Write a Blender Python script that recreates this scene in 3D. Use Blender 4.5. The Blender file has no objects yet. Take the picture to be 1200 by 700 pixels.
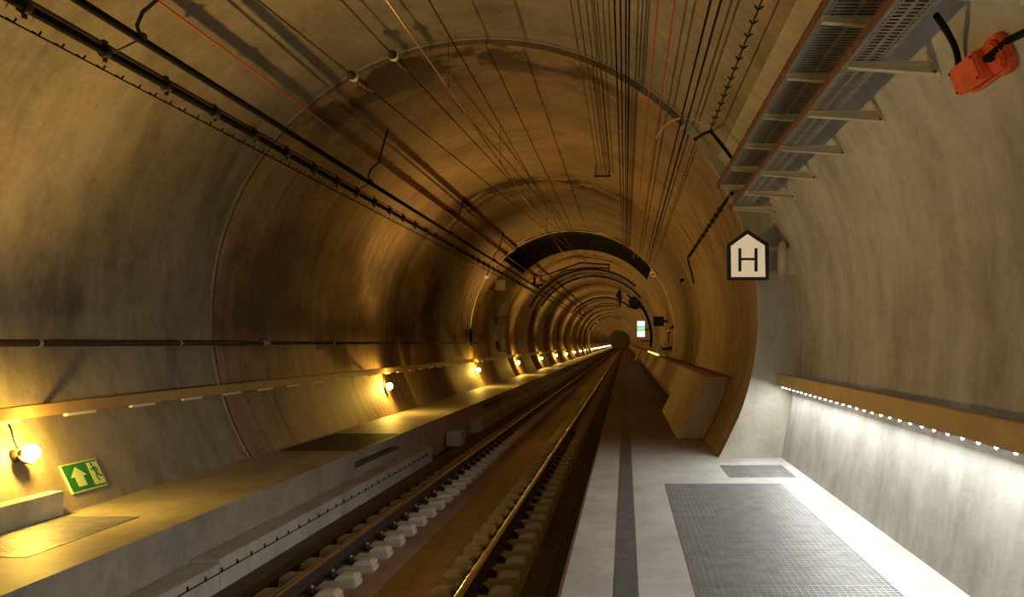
import bpy, bmesh, math, random
from mathutils import Vector, Matrix
random.seed(7)
sc = bpy.context.scene
COL = sc.collection
PI = math.pi
D = math.radians

# ------------------------------------------------------------------ camera
F = 1100.0; VX = 733.0; VY = 402.0; EYE = 1.6
cam = bpy.data.cameras.new('camera')
cam.sensor_width = 36.0
cam.lens = 36.0 * F / 1200.0
cam.shift_x = (600 - VX) / 1200.0
cam.shift_y = (VY - 350) / 1200.0
cam.clip_end = 2000
co = bpy.data.objects.new('camera', cam); COL.objects.link(co)
co.location = (0, 0, EYE); co.rotation_euler = (PI / 2, 0, 0)
sc.camera = co

# ------------------------------------------------------------------ tunnel section numbers (metres)
XN, RN = -1.90, 3.88          # near lining: centre x, radius
XF, RF = -1.95, 3.80          # running lining: centre x, radius
ZC = 1.97                     # centre height of both
Y1 = 13.1                     # where the wide section ends
BLK = 10.5                    # length of a lining block
YEND = 340.0
YBACK = -22.0

def far_x_right(z): return XF + math.sqrt(RF * RF - (z - ZC) ** 2)
def far_x_left(z): return XF - math.sqrt(RF * RF - (z - ZC) ** 2)
def near_x_left(z): return XN - math.sqrt(RN * RN - (z - ZC) ** 2)

# ------------------------------------------------------------------ materials
def mat(name):
    m = bpy.data.materials.new(name); m.use_nodes = True
    nt = m.node_tree
    b = nt.nodes['Principled BSDF']
    return m, nt, b

def plain(name, col, rough=0.6, metal=0.0, var=0.25, scale=8.0, bump=0.0):
    """colour with a mottled procedural wear"""
    m, nt, b = mat(name)
    tc = nt.nodes.new('ShaderNodeTexCoord')
    n = nt.nodes.new('ShaderNodeTexNoise'); n.inputs['Scale'].default_value = scale
    n.inputs['Detail'].default_value = 5
    nt.links.new(tc.outputs['Object'], n.inputs['Vector'])
    r = nt.nodes.new('ShaderNodeValToRGB')
    r.color_ramp.elements[0].position = 0.3; r.color_ramp.elements[1].position = 0.75
    r.color_ramp.elements[0].color = (*[c * (1 - var) for c in col], 1)
    r.color_ramp.elements[1].color = (*[min(1, c * (1 + var * .6)) for c in col], 1)
    nt.links.new(n.outputs['Fac'], r.inputs['Fac'])
    nt.links.new(r.outputs['Color'], b.inputs['Base Color'])
    b.inputs['Roughness'].default_value = rough
    b.inputs['Metallic'].default_value = metal
    if bump:
        bp = nt.nodes.new('ShaderNodeBump'); bp.inputs['Strength'].default_value = bump
        bp.inputs['Distance'].default_value = 0.01
        nt.links.new(n.outputs['Fac'], bp.inputs['Height'])
        nt.links.new(bp.outputs['Normal'], b.inputs['Normal'])
    return m

def emit(name, col, strength):
    m, nt, b = mat(name)
    b.inputs['Base Color'].default_value = (*col, 1)
    b.inputs['Emission Color'].default_value = (*col, 1)
    b.inputs['Emission Strength'].default_value = strength
    return m

def math_node(nt, op, a, b_=None, clamp=False):
    n = nt.nodes.new('ShaderNodeMath'); n.operation = op; n.use_clamp = clamp
    for i, v in enumerate((a, b_)):
        if v is None: continue
        if isinstance(v, (int, float)): n.inputs[i].default_value = v
        else: nt.links.new(v, n.inputs[i])
    return n.outputs[0]

def smooth(nt, v, a, b_, to0=0.0, to1=1.0):
    n = nt.nodes.new('ShaderNodeMapRange'); n.interpolation_type = 'SMOOTHSTEP'
    nt.links.new(v, n.inputs['Value'])
    n.inputs['From Min'].default_value = a; n.inputs['From Max'].default_value = b_
    n.inputs['To Min'].default_value = to0; n.inputs['To Max'].default_value = to1
    return n.outputs['Result']

def noise(nt, vec, scale, detail=4, rough=0.55, mp=None):
    if mp:
        g = nt.nodes.new('ShaderNodeMapping'); g.inputs['Scale'].default_value = mp
        nt.links.new(vec, g.inputs['Vector']); vec = g.outputs['Vector']
    n = nt.nodes.new('ShaderNodeTexNoise')
    n.inputs['Scale'].default_value = scale; n.inputs['Detail'].default_value = detail
    n.inputs['Roughness'].default_value = rough
    nt.links.new(vec, n.inputs['Vector'])
    return n.outputs['Fac']

def concrete(name, dark, light, streak=(0.3, 5, 1), uv=False, rough=0.75, streak_w=0.5,
             mottle=0.7, lining=False, bump=0.25, spec=0.3):
    """board-marked concrete: mottling, streaks along one direction, pores; optional painted shade band and damp stains of the running lining"""
    m, nt, b = mat(name)
    tc = nt.nodes.new('ShaderNodeTexCoord')
    vec = tc.outputs['UV' if uv else 'Object']
    n1 = noise(nt, vec, mottle, 7, 0.6)
    n2 = noise(nt, vec, 1.0, 5, 0.6, streak)
    n3 = noise(nt, vec, 45, 3, 0.6)
    n4 = noise(nt, vec, 4.0, 6, 0.65)
    if uv:
        sp0 = nt.nodes.new('ShaderNodeSeparateXYZ'); nt.links.new(vec, sp0.inputs[0])
        # board marks are plain on the walls and fade out towards the crown
        wm = math_node(nt, 'MAXIMUM', smooth(nt, sp0.outputs[0], 3.4, 1.6), smooth(nt, sp0.outputs[0], 8.6, 10.2))
        wm = math_node(nt, 'MAXIMUM', wm, 0.2)
        n2 = math_node(nt, 'ADD', math_node(nt, 'MULTIPLY', math_node(nt, 'SUBTRACT', n2, 0.5), wm), 0.5)
    n5 = noise(nt, vec, 14, 6, 0.7)
    s = math_node(nt, 'MULTIPLY', n2, streak_w)
    s = math_node(nt, 'ADD', s, math_node(nt, 'MULTIPLY', n1, 0.69 - streak_w))
    s = math_node(nt, 'ADD', s, math_node(nt, 'MULTIPLY', n3, 0.07))
    s = math_node(nt, 'ADD', s, math_node(nt, 'MULTIPLY', n5, 0.14))
    s = math_node(nt, 'ADD', s, math_node(nt, 'MULTIPLY', n4, 0.20))
    r = nt.nodes.new('ShaderNodeValToRGB')
    r.color_ramp.elements[0].position = 0.42; r.color_ramp.elements[1].position = 0.62
    r.color_ramp.elements[0].color = (*dark, 1); r.color_ramp.elements[1].color = (*light, 1)
    nt.links.new(s, r.inputs['Fac'])
    col = r.outputs['Color']
    if lining:
        sep = nt.nodes.new('ShaderNodeSeparateXYZ'); nt.links.new(vec, sep.inputs[0])
        u, v = sep.outputs[0], sep.outputs[1]
        # each lining block was poured apart: its own tone
        blk = math_node(nt, 'FLOOR', math_node(nt, 'DIVIDE', math_node(nt, 'SUBTRACT', v, Y1), BLK))
        wn = nt.nodes.new('ShaderNodeTexWhiteNoise'); wn.noise_dimensions = '1D'
        nt.links.new(blk, wn.inputs['W'])
        tone = smooth(nt, wn.outputs['Value'], 0, 1, 0.78, 1.12)
        # the handrail's shadow, painted as a dark band on the wall above the pipe
        big = noise(nt, vec, 0.45, 6, 0.6, (1, 0.8, 1))
        band = math_node(nt, 'MULTIPLY', smooth(nt, u, 9.7, 10.7), smooth(nt, u, 12.6, 12.0))
        dark_zone = math_node(nt, 'MULTIPLY', band, smooth(nt, big, 0.32, 0.6))
        dark_zone = math_node(nt, 'MULTIPLY', dark_zone, 0.7)
        # damp dark patches trailing from the joints at the crown
        ph = math_node(nt, 'FRACT', math_node(nt, 'DIVIDE', math_node(nt, 'SUBTRACT', v, Y1 - 1.0), BLK))
        near = math_node(nt, 'MULTIPLY', smooth(nt, ph, 0.0, 0.1), smooth(nt, ph, 0.36, 0.14))
        crown = math_node(nt, 'MULTIPLY', smooth(nt, u, 3.2, 4.6), smooth(nt, u, 9.8, 8.2))
        pn = noise(nt, vec, 0.9, 5, 0.6)
        damp = math_node(nt, 'MULTIPLY', math_node(nt, 'MULTIPLY', near, crown), smooth(nt, pn, 0.45, 0.56))
        damp = math_node(nt, 'MULTIPLY', damp, 0.85)
        allm = math_node(nt, 'MAXIMUM', dark_zone, damp)
        mx = nt.nodes.new('ShaderNodeMix'); mx.data_type = 'RGBA'
        nt.links.new(allm, mx.inputs['Factor']); nt.links.new(col, mx.inputs['A'])
        mx.inputs['B'].default_value = (0.035, 0.02, 0.013, 1)
        sc_ = nt.nodes.new('ShaderNodeVectorMath'); sc_.operation = 'SCALE'
        nt.links.new(mx.outputs['Result'], sc_.inputs[0]); nt.links.new(tone, sc_.inputs['Scale'])
        col = sc_.outputs[0]
    nt.links.new(col, b.inputs['Base Color'])
    b.inputs['Roughness'].default_value = rough
    b.inputs['Specular IOR Level'].default_value = spec
    bp = nt.nodes.new('ShaderNodeBump'); bp.inputs['Strength'].default_value = bump
    bp.inputs['Distance'].default_value = 0.02
    hh = math_node(nt, 'ADD', math_node(nt, 'MULTIPLY', n3, 0.25), math_node(nt, 'MULTIPLY', n4, 0.5))
    nt.links.new(hh, bp.inputs['Height']); nt.links.new(bp.outputs['Normal'], b.inputs['Normal'])
    return m

M = {}
M['near'] = concrete('near_lining', (0.13, 0.11, 0.075), (0.36, 0.31, 0.215), (0.35, 2.6, 1), True, lining=False, streak_w=0.28)
M['far'] = concrete('running_lining', (0.13, 0.080, 0.045), (0.44, 0.295, 0.165), (0.22, 4.0, 1), True, lining=True, streak_w=0.36)
M['niche'] = concrete('niche_concrete', (0.25, 0.245, 0.225), (0.52, 0.51, 0.475), (0.3, 2.4, 1), True, streak_w=0.26)
M['face'] = concrete('end_face_concrete', (0.26, 0.25, 0.21), (0.46, 0.44, 0.37), (3, 3, 0.6), streak_w=0.3)
M['floor'] = concrete('platform_concrete', (0.40, 0.40, 0.385), (0.62, 0.62, 0.59), (2, 0.5, 1), rough=0.6, streak_w=0.3, mottle=1.6)
M['floor2'] = concrete('brown_platform_concrete', (0.17, 0.135, 0.095), (0.32, 0.26, 0.19), (2, 0.5, 1), rough=0.7, streak_w=0.3, mottle=1.6)  # platform concrete darkened for the dim stretch past the handrail lights
M['walk'] = concrete('walkway_concrete', (0.22, 0.20, 0.16), (0.42, 0.38, 0.30), (2, 0.3, 1), rough=0.58, streak_w=0.35, mottle=1.2, spec=0.4)
M['kerb'] = concrete('kerb_concrete', (0.30, 0.29, 0.25), (0.52, 0.50, 0.43), (3, 1.2, 0.5), streak_w=0.4, mottle=1.5)
M['slab'] = concrete('track_slab_concrete', (0.17, 0.108, 0.068), (0.34, 0.225, 0.14), (5, 0.35, 1), streak_w=0.4, mottle=1.3)
M['slabdark'] = concrete('dark_track_slab', (0.05, 0.035, 0.025), (0.12, 0.085, 0.055), (3, 0.3, 1), streak_w=0.4, mottle=1.3)  # darker brown than the slab under the rails
M['block'] = concrete('sleeper_concrete', (0.34, 0.30, 0.22), (0.56, 0.51, 0.40), (2, 2, 2), streak_w=0.3, mottle=5)
M['beam'] = concrete('parapet_concrete', (0.27, 0.20, 0.13), (0.50, 0.38, 0.25), (2.5, 2.5, 0.4), streak_w=0.45)
M['annulus'] = plain('brown_lining_edge', (0.16, 0.12, 0.075), 0.85, 0, .35, 3)
M['joint'] = plain('pale_joint_mortar', (0.30, 0.26, 0.18), 0.8, 0, .2, 6)
M['dark_zone'] = plain('dark_recess', (0.055, 0.04, 0.028), 0.9, 0, .4, 3)  # dark brown lining of the ceiling recess
M['stripe'] = plain('dark_floor_strip', (0.13, 0.13, 0.125), 0.7, 0, .3, 9)
M['steel'] = plain('galvanised_steel', (0.42, 0.42, 0.40), 0.45, .8, .2, 14)
M['grate'] = plain('grating_steel', (0.40, 0.41, 0.41), 0.5, .55, .25, 6)
M['pit'] = plain('dark_pit', (0.05, 0.05, 0.05), 0.9)
M['tray'] = plain('tray_steel', (0.27, 0.26, 0.225), 0.45, .35, .25, 10)
M['rust'] = plain('rusty_edge', (0.22, 0.10, 0.055), 0.8, .1, .4, 12)
M['arm'] = plain('bracket_steel', (0.62, 0.58, 0.40), 0.5, .2, .12, 9)
M['railside'] = plain('rusty_rail_steel', (0.06, 0.038, 0.025), 0.6, .3, .4, 10)
M['railtop'] = plain('polished_rail_head', (0.75, 0.62, 0.50), 0.27, 1.0, .12, 5)
M['hand'] = plain('ochre_handrail', (0.50, 0.33, 0.13), 0.5, .1, .14, 4)
M['strip'] = plain('cream_light_strip', (0.85, 0.78, 0.58), 0.5, 0, .05, 9)
M['black'] = plain('black_cable', (0.008, 0.007, 0.006), 0.75, 0, .2, 12)
M['black'].node_tree.nodes['Principled BSDF'].inputs['Specular IOR Level'].default_value = .12
M['blackmetal'] = plain('black_painted_metal', (0.03, 0.025, 0.022), 0.5, .3, .3, 10)
M['pipe'] = plain('dark_brown_pipe', (0.03, 0.018, 0.012), 0.85, 0, .3, 5)
M['wire'] = plain('dark_wire', (0.05, 0.03, 0.02), 0.5, .4, .2, 4)
M['copper'] = plain('copper_wire', (0.55, 0.34, 0.18), 0.3, .6, .3, 3)
M['red'] = plain('red_cable', (0.48, 0.10, 0.045), 0.5, 0, .25, 3)
M['orange'] = plain('orange_enamel', (0.78, 0.10, 0.035), 0.5, 0, .22, 11, .1)
M['signface'] = emit('glowing_sign_face', (0.88, 0.74, 0.52), .42)  # faint emission added to brighten the sign's face
M['white'] = plain('sign_white', (0.90, 0.86, 0.76), 0.5, 0, .04, 5)
M['signblack'] = plain('sign_black', (0.012, 0.012, 0.012), 0.5)
M['green'] = plain('sign_green', (0.02, 0.22, 0.04), 0.5, 0, .1, 6)
M['lime'] = plain('sign_photoluminescent', (0.68, 0.80, 0.32), 0.5, 0, .06, 6)
M['porcelain'] = plain('pale_insulator', (0.75, 0.68, 0.55), 0.3, 0, .1, 10)
M['brown_ins'] = plain('brown_insulator', (0.07, 0.045, 0.03), 0.35, 0, .2, 10)
M['boxgrey'] = plain('grey_cabinet_paint', (0.24, 0.19, 0.13), 0.6, 0, .25, 4)
M['boxpale'] = plain('pale_cabinet_paint', (0.52, 0.45, 0.34), 0.6, 0, .25, 4)
SOD = (1.0, 0.60, 0.09)
M['dish'] = plain('dark_lamp_dish', (0.06, 0.045, 0.025), 0.8, 0, .3, 6)
M['bulb'] = emit('sodium_bulb', SOD, 600)
M['led'] = emit('white_led', (1.0, 1.0, 0.96), 85)
M['dispwhite'] = emit('display_white', (0.95, 1.0, 0.95), 1.1)
M['dispcyan'] = emit('display_cyan', (0.12, 0.75, 0.85), 1.0)
M['dispyellow'] = emit('display_yellow', (0.75, 0.75, 0.10), 1.0)
M['glow'] = emit('lit_strip', (1.0, 0.68, 0.25), 1.6)

# ------------------------------------------------------------------ mesh helper
class MB:
    def __init__(s): s.v = []; s.f = []; s.m = []; s.sm = []
    def add(s, vs, fs, mi=0, sm=False):
        b = len(s.v); s.v += [tuple(p) for p in vs]
        for f in fs: s.f.append([b + i for i in f]); s.m.append(mi); s.sm.append(sm)
        return s
    def box(s, x0, x1, y0, y1, z0, z1, mi=0):
        vs = [(x, y, z) for z in (z0, z1) for y in (y0, y1) for x in (x0, x1)]
        return s.add(vs, [(0, 2, 3, 1), (4, 5, 7, 6), (0, 1, 5, 4), (2, 6, 7, 3), (0, 4, 6, 2), (1, 3, 7, 5)], mi)
    def obox(s, c, ax, ay, az, hx, hy, hz, mi=0):
        """box in an orthonormal frame ax, ay, az with half sizes"""
        c, ax, ay, az = map(Vector, (c, ax, ay, az))
        vs = [c + ax * (hx * i) + ay * (hy * j) + az * (hz * k) for k in (-1, 1) for j in (-1, 1) for i in (-1, 1)]
        return s.add(vs, [(0, 2, 3, 1), (4, 5, 7, 6), (0, 1, 5, 4), (2, 6, 7, 3), (0, 4, 6, 2), (1, 3, 7, 5)], mi)
    def prism(s, poly, frame, d0, d1, mi=0):
        """closed polygon (a,b) in the plane frame=(o,A,B,N), extruded along N from d0 to d1"""
        o, A, B, N = map(Vector, frame); n = len(poly)
        vs = [o + A * a + B * b + N * d0 for a, b in poly] + [o + A * a + B * b + N * d1 for a, b in poly]
        fs = [tuple(range(n))[::-1], tuple(range(n, 2 * n))] + [(i, (i + 1) % n, n + (i + 1) % n, n + i) for i in range(n)]
        return s.add(vs, fs, mi)
    def tube(s, pts, r, n=8, mi=0, caps=True):
        pts = [Vector(p) for p in pts]
        rs = r if isinstance(r, (list, tuple)) else [r] * len(pts)
        up = None; rings = []
        for i, p in enumerate(pts):
            t = (pts[min(i + 1, len(pts) - 1)] - pts[max(i - 1, 0)]).normalized()
            if up is None:
                up = Vector((0, 0, 1)) if abs(t.z) < .9 else Vector((1, 0, 0))
            a = t.cross(up).normalized(); b = a.cross(t).normalized(); up = b
            rings.append([p + (a * math.cos(2 * PI * k / n) + b * math.sin(2 * PI * k / n)) * rs[i] for k in range(n)])
        vs = [q for R_ in rings for q in R_]
        fs = [(i * n + k, i * n + (k + 1) % n, (i + 1) * n + (k + 1) % n, (i + 1) * n + k) for i in range(len(pts) - 1) for k in range(n)]
        s.add(vs, fs, mi, True)
        if caps:
            s.add(rings[0], [tuple(range(n))[::-1]], mi); s.add(rings[-1], [tuple(range(n))], mi)
        return s
    def lathe(s, prof, o, ax, n=14, mi=0):
        """profile (r, h) turned about the axis ax at o"""
        o = Vector(o); ax = Vector(ax).normalized()
        a = ax.cross(Vector((0, 0, 1)) if abs(ax.z) < .9 else Vector((1, 0, 0))).normalized(); b = ax.cross(a)
        vs = [o + ax * h + (a * math.cos(2 * PI * k / n) + b * math.sin(2 * PI * k / n)) * max(r, 1e-4) for r, h in prof for k in range(n)]
        fs = [(i * n + k, i * n + (k + 1) % n, (i + 1) * n + (k + 1) % n, (i + 1) * n + k) for i in range(len(prof) - 1) for k in range(n)]
        s.add(vs, fs, mi, True)
        m = len(prof) - 1
        s.add(vs[:n], [tuple(range(n))[::-1]], mi); s.add(vs[m * n:], [tuple(range(n))], mi)
        return s
    def ball(s, c, r, n=12, mi=0, sx=(1, 1, 1)):
        k = n // 2
        vs = []; 
        for i in range(k + 1):
            t = PI * i / k
            for j in range(n):
                p = 2 * PI * j / n
                vs.append((c[0] + r * sx[0] * math.sin(t) * math.cos(p), c[1] + r * sx[1] * math.sin(t) * math.sin(p), c[2] + r * sx[2] * math.cos(t)))
        fs = [(i * n + j, (i + 1) * n + j, (i + 1) * n + (j + 1) % n, i * n + (j + 1) % n) for i in range(k) for j in range(n)]
        return s.add(vs, fs, mi, True)
    def build(s, name, mats, parent=None, bevel=0.0, loc=None):
        me = bpy.data.meshes.new(name)
        me.from_pydata(s.v, [], s.f)
        ms = mats if isinstance(mats, (list, tuple)) else [mats]
        for m in ms: me.materials.append(m)
        me.polygons.foreach_set('material_index', s.m)
        me.polygons.foreach_set('use_smooth', s.sm)
        bm = bmesh.new(); bm.from_mesh(me)
        bmesh.ops.remove_doubles(bm, verts=bm.verts, dist=1e-5)
        bmesh.ops.dissolve_degenerate(bm, edges=bm.edges, dist=1e-6)
        bmesh.ops.recalc_face_normals(bm, faces=bm.faces)
        if bevel:
            ed = [e for e in bm.edges if len(e.link_faces) == 2 and e.calc_face_angle(0) > .5]
            bmesh.ops.bevel(bm, geom=ed, offset=bevel, segments=2, affect='EDGES', clamp_overlap=True)
        bm.to_mesh(me); bm.free(); me.update()
        o = bpy.data.objects.new(name, me); COL.objects.link(o)
        if parent:
            o.parent = parent
            o.location = -Vector(parent.location) if loc is None else loc
            if parent.type == 'MESH' and loc is None: o.location = (0, 0, 0)
        elif loc is not None: o.location = loc
        return o

def tag(o, label, cat, group=None, kind=None):
    if label: o['label'] = label
    if cat: o['category'] = cat
    if group: o['group'] = group
    if kind: o['kind'] = kind
    return o

def thing(name, label, cat, loc, group=None):
    o = bpy.data.objects.new(name, None); COL.objects.link(o)
    o.empty_display_size = .1
    o.location = loc
    return tag(o, label, cat, group)

def struct(o, label=None, cat='tunnel structure'):
    o['kind'] = 'structure'
    if label: o['label'] = label
    o['category'] = cat
    return o

def kids(o): return [c for c in bpy.data.objects if c.parent == o]

def dup(o, parent=None, children=None):
    c = o.copy(); COL.objects.link(c)
    if parent: c.parent = parent
    for ch in (children[o.name] if children else kids(o)): dup(ch, c, children)
    return c

def tree(o, d=None):
    d = {} if d is None else d
    d[o.name] = kids(o)
    for c in d[o.name]: tree(c, d)
    return d

def P(px, py, Y):
    return Vector(((px - VX) / F * Y, Y, EYE - (py - VY) / F * Y))

ORD = ['nearest', 'second', 'third', 'fourth', 'fifth', 'sixth', 'seventh', 'eighth', 'ninth', 'tenth', 'eleventh', 'twelfth',
       'thirteenth', 'fourteenth', 'fifteenth', 'sixteenth', 'seventeenth', 'eighteenth', 'nineteenth', 'twentieth']
def nth(i):
    if i < 20: return ORD[i]
    n = i + 1
    tens = {2: 'twenty', 3: 'thirty', 4: 'forty', 5: 'fifty', 6: 'sixty', 7: 'seventy', 8: 'eighty', 9: 'ninety'}[n // 10] if n < 100 else 'hundred'
    u = n % 10
    if u == 0: return tens[:-1] + 'ieth'
    return tens + '-' + ['first', 'second', 'third', 'fourth', 'fifth', 'sixth', 'seventh', 'eighth', 'ninth'][u - 1]

# ------------------------------------------------------------------ the vault
def arc_pts(xc, R, a0, a1, step=2.0):
    n = max(2, int(round(abs(a1 - a0) / step)))
    return [a0 + (a1 - a0) * i / n for i in range(n + 1)]

def sheet(rows, name, m):
    """rows: list of (Y, [(x, z, u)...]) -> one smooth surface with uv = (arc length, Y)"""
    me = bpy.data.meshes.new(name); n = len(rows[0][1])
    vs = [(x, y, z) for y, pr in rows for x, z, u in pr]
    us = [(u, y) for y, pr in rows for x, z, u in pr]
    fs = [(i * n + k, i * n + k + 1, (i + 1) * n + k + 1, (i + 1) * n + k) for i in range(len(rows) - 1) for k in range(n - 1)]
    me.from_pydata(vs, [], fs)
    return me, us

def sheet_obj(parts, name, mats):
    """parts: list of (rows, material index)"""
    vs, us, fs, mi = [], [], [], []
    for rows, k_ in parts:
        b = len(vs); n = len(rows[0][1])
        vs += [(x, y, z) for y, pr in rows for x, z, u in pr]
        us += [(u, y) for y, pr in rows for x, z, u in pr]
        f = [(b + i * n + k, b + i * n + k + 1, b + (i + 1) * n + k + 1, b + (i + 1) * n + k) for i in range(len(rows) - 1) for k in range(n - 1)]
        fs += f; mi += [k_] * len(f)
    me = bpy.data.meshes.new(name); me.from_pydata(vs, [], fs)
    for m in mats: me.materials.append(m)
    me.polygons.foreach_set('material_index', mi)
    me.polygons.foreach_set('use_smooth', [True] * len(fs))
    uv = me.uv_layers.new(name='UVMap')
    for l in me.loops: uv.data[l.index].uv = us[l.vertex_index]
    me.update()
    o = bpy.data.objects.new(name, me); COL.objects.link(o)
    return o

def far_rows(a0, a1, y0, y1, step=2.0):
    """running lining between two angles, with a groove at every block joint"""
    an = arc_pts(XF, RF, a0, a1, step)
    ys = [(y0, 0.0)]
    k = math.ceil((y0 - Y1 + .1) / BLK)
    while Y1 + k * BLK < y1 - .1:
        j = Y1 + k * BLK
        if j > y0 + .1: ys += [(j - .05, 0), (j - .02, .035), (j + .02, .035), (j + .05, 0)]
        k += 1
    ys.append((y1, 0))
    return [(y, [(XF + (RF + g) * math.cos(D(a)), ZC + (RF + g) * math.sin(D(a)), RF * D(a)) for a in an]) for y, g in ys]

def near_rows(a0, a1, y0, y1):
    an = arc_pts(XN, RN, a0, a1)
    ys = [y0, -6, 0, 6, y1]
    return [(y, [(XN + RN * math.cos(D(a)), ZC + RN * math.sin(D(a)), RN * D(a)) for a in an]) for y in ys]

AL_N = 180 + math.degrees(math.asin((ZC + .1) / RN)); AL_F = 180 + math.degrees(math.asin((ZC + .1) / RF))
AR_F = -math.degrees(math.asin((ZC + .1) / RF))
A1, A2 = 158.0, 36.0
RC0, RC1 = 35.2, 42.0         # ceiling recess along the tunnel
RA0, RA1 = 40.0, 134.0        # and around the vault

# niche wall profile of the wide section, right side: (x, height above eye)
NX0 = XN + math.sqrt(RN * RN - (2.58 + EYE - ZC) ** 2)
NP = [(NX0, 2.58), (1.60, 2.30), (1.84, 2.04), (2.04, 1.75), (2.20, 1.38), (2.30, 1.0), (2.36, .55), (2.37, .1), (2.35, -.35), (2.29, -.9), (2.17, -1.62)]
def cr(pts, n=4):
    out = []
    for i in range(len(pts) - 1):
        p0 = pts[max(i - 1, 0)]; p1 = pts[i]; p2 = pts[i + 1]; p3 = pts[min(i + 2, len(pts) - 1)]
        for k in range(n):
            t = k / n
            out.append(tuple(.5 * (2 * b + (c - a) * t + (2 * a - 5 * b + 4 * c - d) * t * t + (3 * b - a - 3 * c + d) * t ** 3) for a, b, c, d in zip(p0, p1, p2, p3)))
    out.append(tuple(pts[-1])); return out
NPS = cr(NP)
def niche_x(z):
    h = z - EYE
    for (xa, ha), (xb, hb) in zip(NPS, NPS[1:]):
        if hb <= h <= ha: return xa + (xb - xa) * (ha - h) / (ha - hb)
    return 2.2

AN2 = math.degrees(math.atan2(2.58 + EYE - ZC, NX0 - XN))
wl = sheet_obj([(near_rows(A1, AL_N, YBACK, Y1), 0), (far_rows(A1, AL_F, Y1, YEND), 1)], 'wall_left', [M['near'], M['far']])
struct(wl, 'curved concrete tunnel wall behind the row of yellow lamps', 'wall')
cl = sheet_obj([(near_rows(AN2, A1, YBACK, Y1), 0), (far_rows(A2, A1, Y1, RC0), 1), (far_rows(A2, RA0, RC0, RC1), 1),
                (far_rows(RA1, A1, RC0, RC1), 1), (far_rows(A2, A1, RC1, YEND), 1)], 'ceiling', [M['near'], M['far']])
struct(cl, 'vaulted concrete tunnel ceiling hung with wires', 'ceiling')
nr = []
L = 0
prof = []
for i, (x, h) in enumerate(NPS):
    if i: L += math.hypot(x - NPS[i - 1][0], h - NPS[i - 1][1])
    prof.append((x, h + EYE, 3 - L))
wr = sheet_obj([([(y, prof) for y in (YBACK, -6, 0, 6, Y1)], 0), (far_rows(AR_F, A2, Y1, YEND), 1)], 'wall_right', [M['niche'], M['far']])
struct(wr, 'curved concrete tunnel wall behind the right handrail', 'wall')

# end face of the wide section: between the near outline and the running outline, plane Y1
def outline_near():
    pts = [(x, h + EYE) for x, h in NPS[::-1]]
    pts += [(XN + RN * math.cos(D(a)), ZC + RN * math.sin(D(a))) for a in arc_pts(XN, RN, AN2, AL_N)[1:]]
    return pts
b = MB()
on = outline_near()
inn = []
for x, z in on:
    a = math.atan2(z - ZC, x - XF)
    if z < .25 and x > XF:
        zz = max(z, -.02); inn.append((far_x_right(zz), zz))
    else: inn.append((XF + RF * math.cos(a), ZC + RF * math.sin(a)))
n = len(on)
for i in range(n - 1):
    q = [on[i], on[i + 1], inn[i + 1], inn[i]]
    b.add([(x, Y1, z) for x, z in q], [(0, 1, 2, 3)], 0 if on[i][0] > .9 else 1)
wb = b.build('wall_back', [M['face'], M['annulus']]); struct(wb, 'narrow concrete end face where the wide section steps in', 'wall')

# pale mortar lip round the joint
b = MB()
lip = [(XN + (RN - .012) * math.cos(D(a)), Y1 - .06, ZC + (RN - .012) * math.sin(D(a))) for a in arc_pts(0, 1, AN2 + 3, AL_N - 1)]
b.tube(lip, .02, 6)
struct(b.build('trim_1', M['joint']), 'pale mortar lip round the lining joint', 'trim')

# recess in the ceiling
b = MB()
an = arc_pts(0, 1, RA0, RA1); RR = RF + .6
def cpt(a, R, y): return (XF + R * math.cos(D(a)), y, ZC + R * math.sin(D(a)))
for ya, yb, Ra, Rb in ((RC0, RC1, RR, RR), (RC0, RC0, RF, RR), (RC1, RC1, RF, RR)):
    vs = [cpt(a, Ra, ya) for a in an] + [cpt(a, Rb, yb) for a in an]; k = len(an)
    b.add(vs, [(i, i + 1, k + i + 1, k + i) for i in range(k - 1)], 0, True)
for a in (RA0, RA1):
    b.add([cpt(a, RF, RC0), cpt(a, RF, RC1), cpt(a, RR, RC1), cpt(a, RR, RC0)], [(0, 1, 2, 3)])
struct(b.build('ceiling_recess', M['dark_zone']), 'dark recess across the crown of the vault', 'ceiling')

# far end of the modelled tunnel
b = MB(); k = 48
b.add([(XF + RF * math.cos(2 * PI * i / k), YEND, ZC + RF * math.sin(2 * PI * i / k)) for i in range(k)], [tuple(range(k))])
struct(b.build('wall_front', M['beam']), 'dark far end of the tunnel', 'wall')

# ------------------------------------------------------------------ floors
XE = -0.41                     # platform edge
GX0, GX1, GY1 = .44, 1.775, 10.67
SX0, SX1, SY0, SY1 = 1.23, 2.04, 11.14, 12.28
b = MB()
# platform slab with the two grating openings left open
def slab(x0, x1, y0, y1, z0=-.25, z1=0): b.box(x0, x1, y0, y1, z0, z1)
slab(XE, GX0, YBACK, Y1); slab(GX0, GX1, YBACK, 2.6); slab(GX0, GX1, GY1, Y1)
slab(GX1, 2.3, YBACK, 11.14)
# strip round the small grating
b.box(GX1, SX0 if SX0 > GX1 else GX1 + .0001, SY0, SY1, -.25, 0) if SX0 > GX1 else None
slab(SX1, 2.3, 11.14, Y1); slab(GX1, SX1, SY1, Y1)
b2 = b
fl_boxes = b
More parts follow.
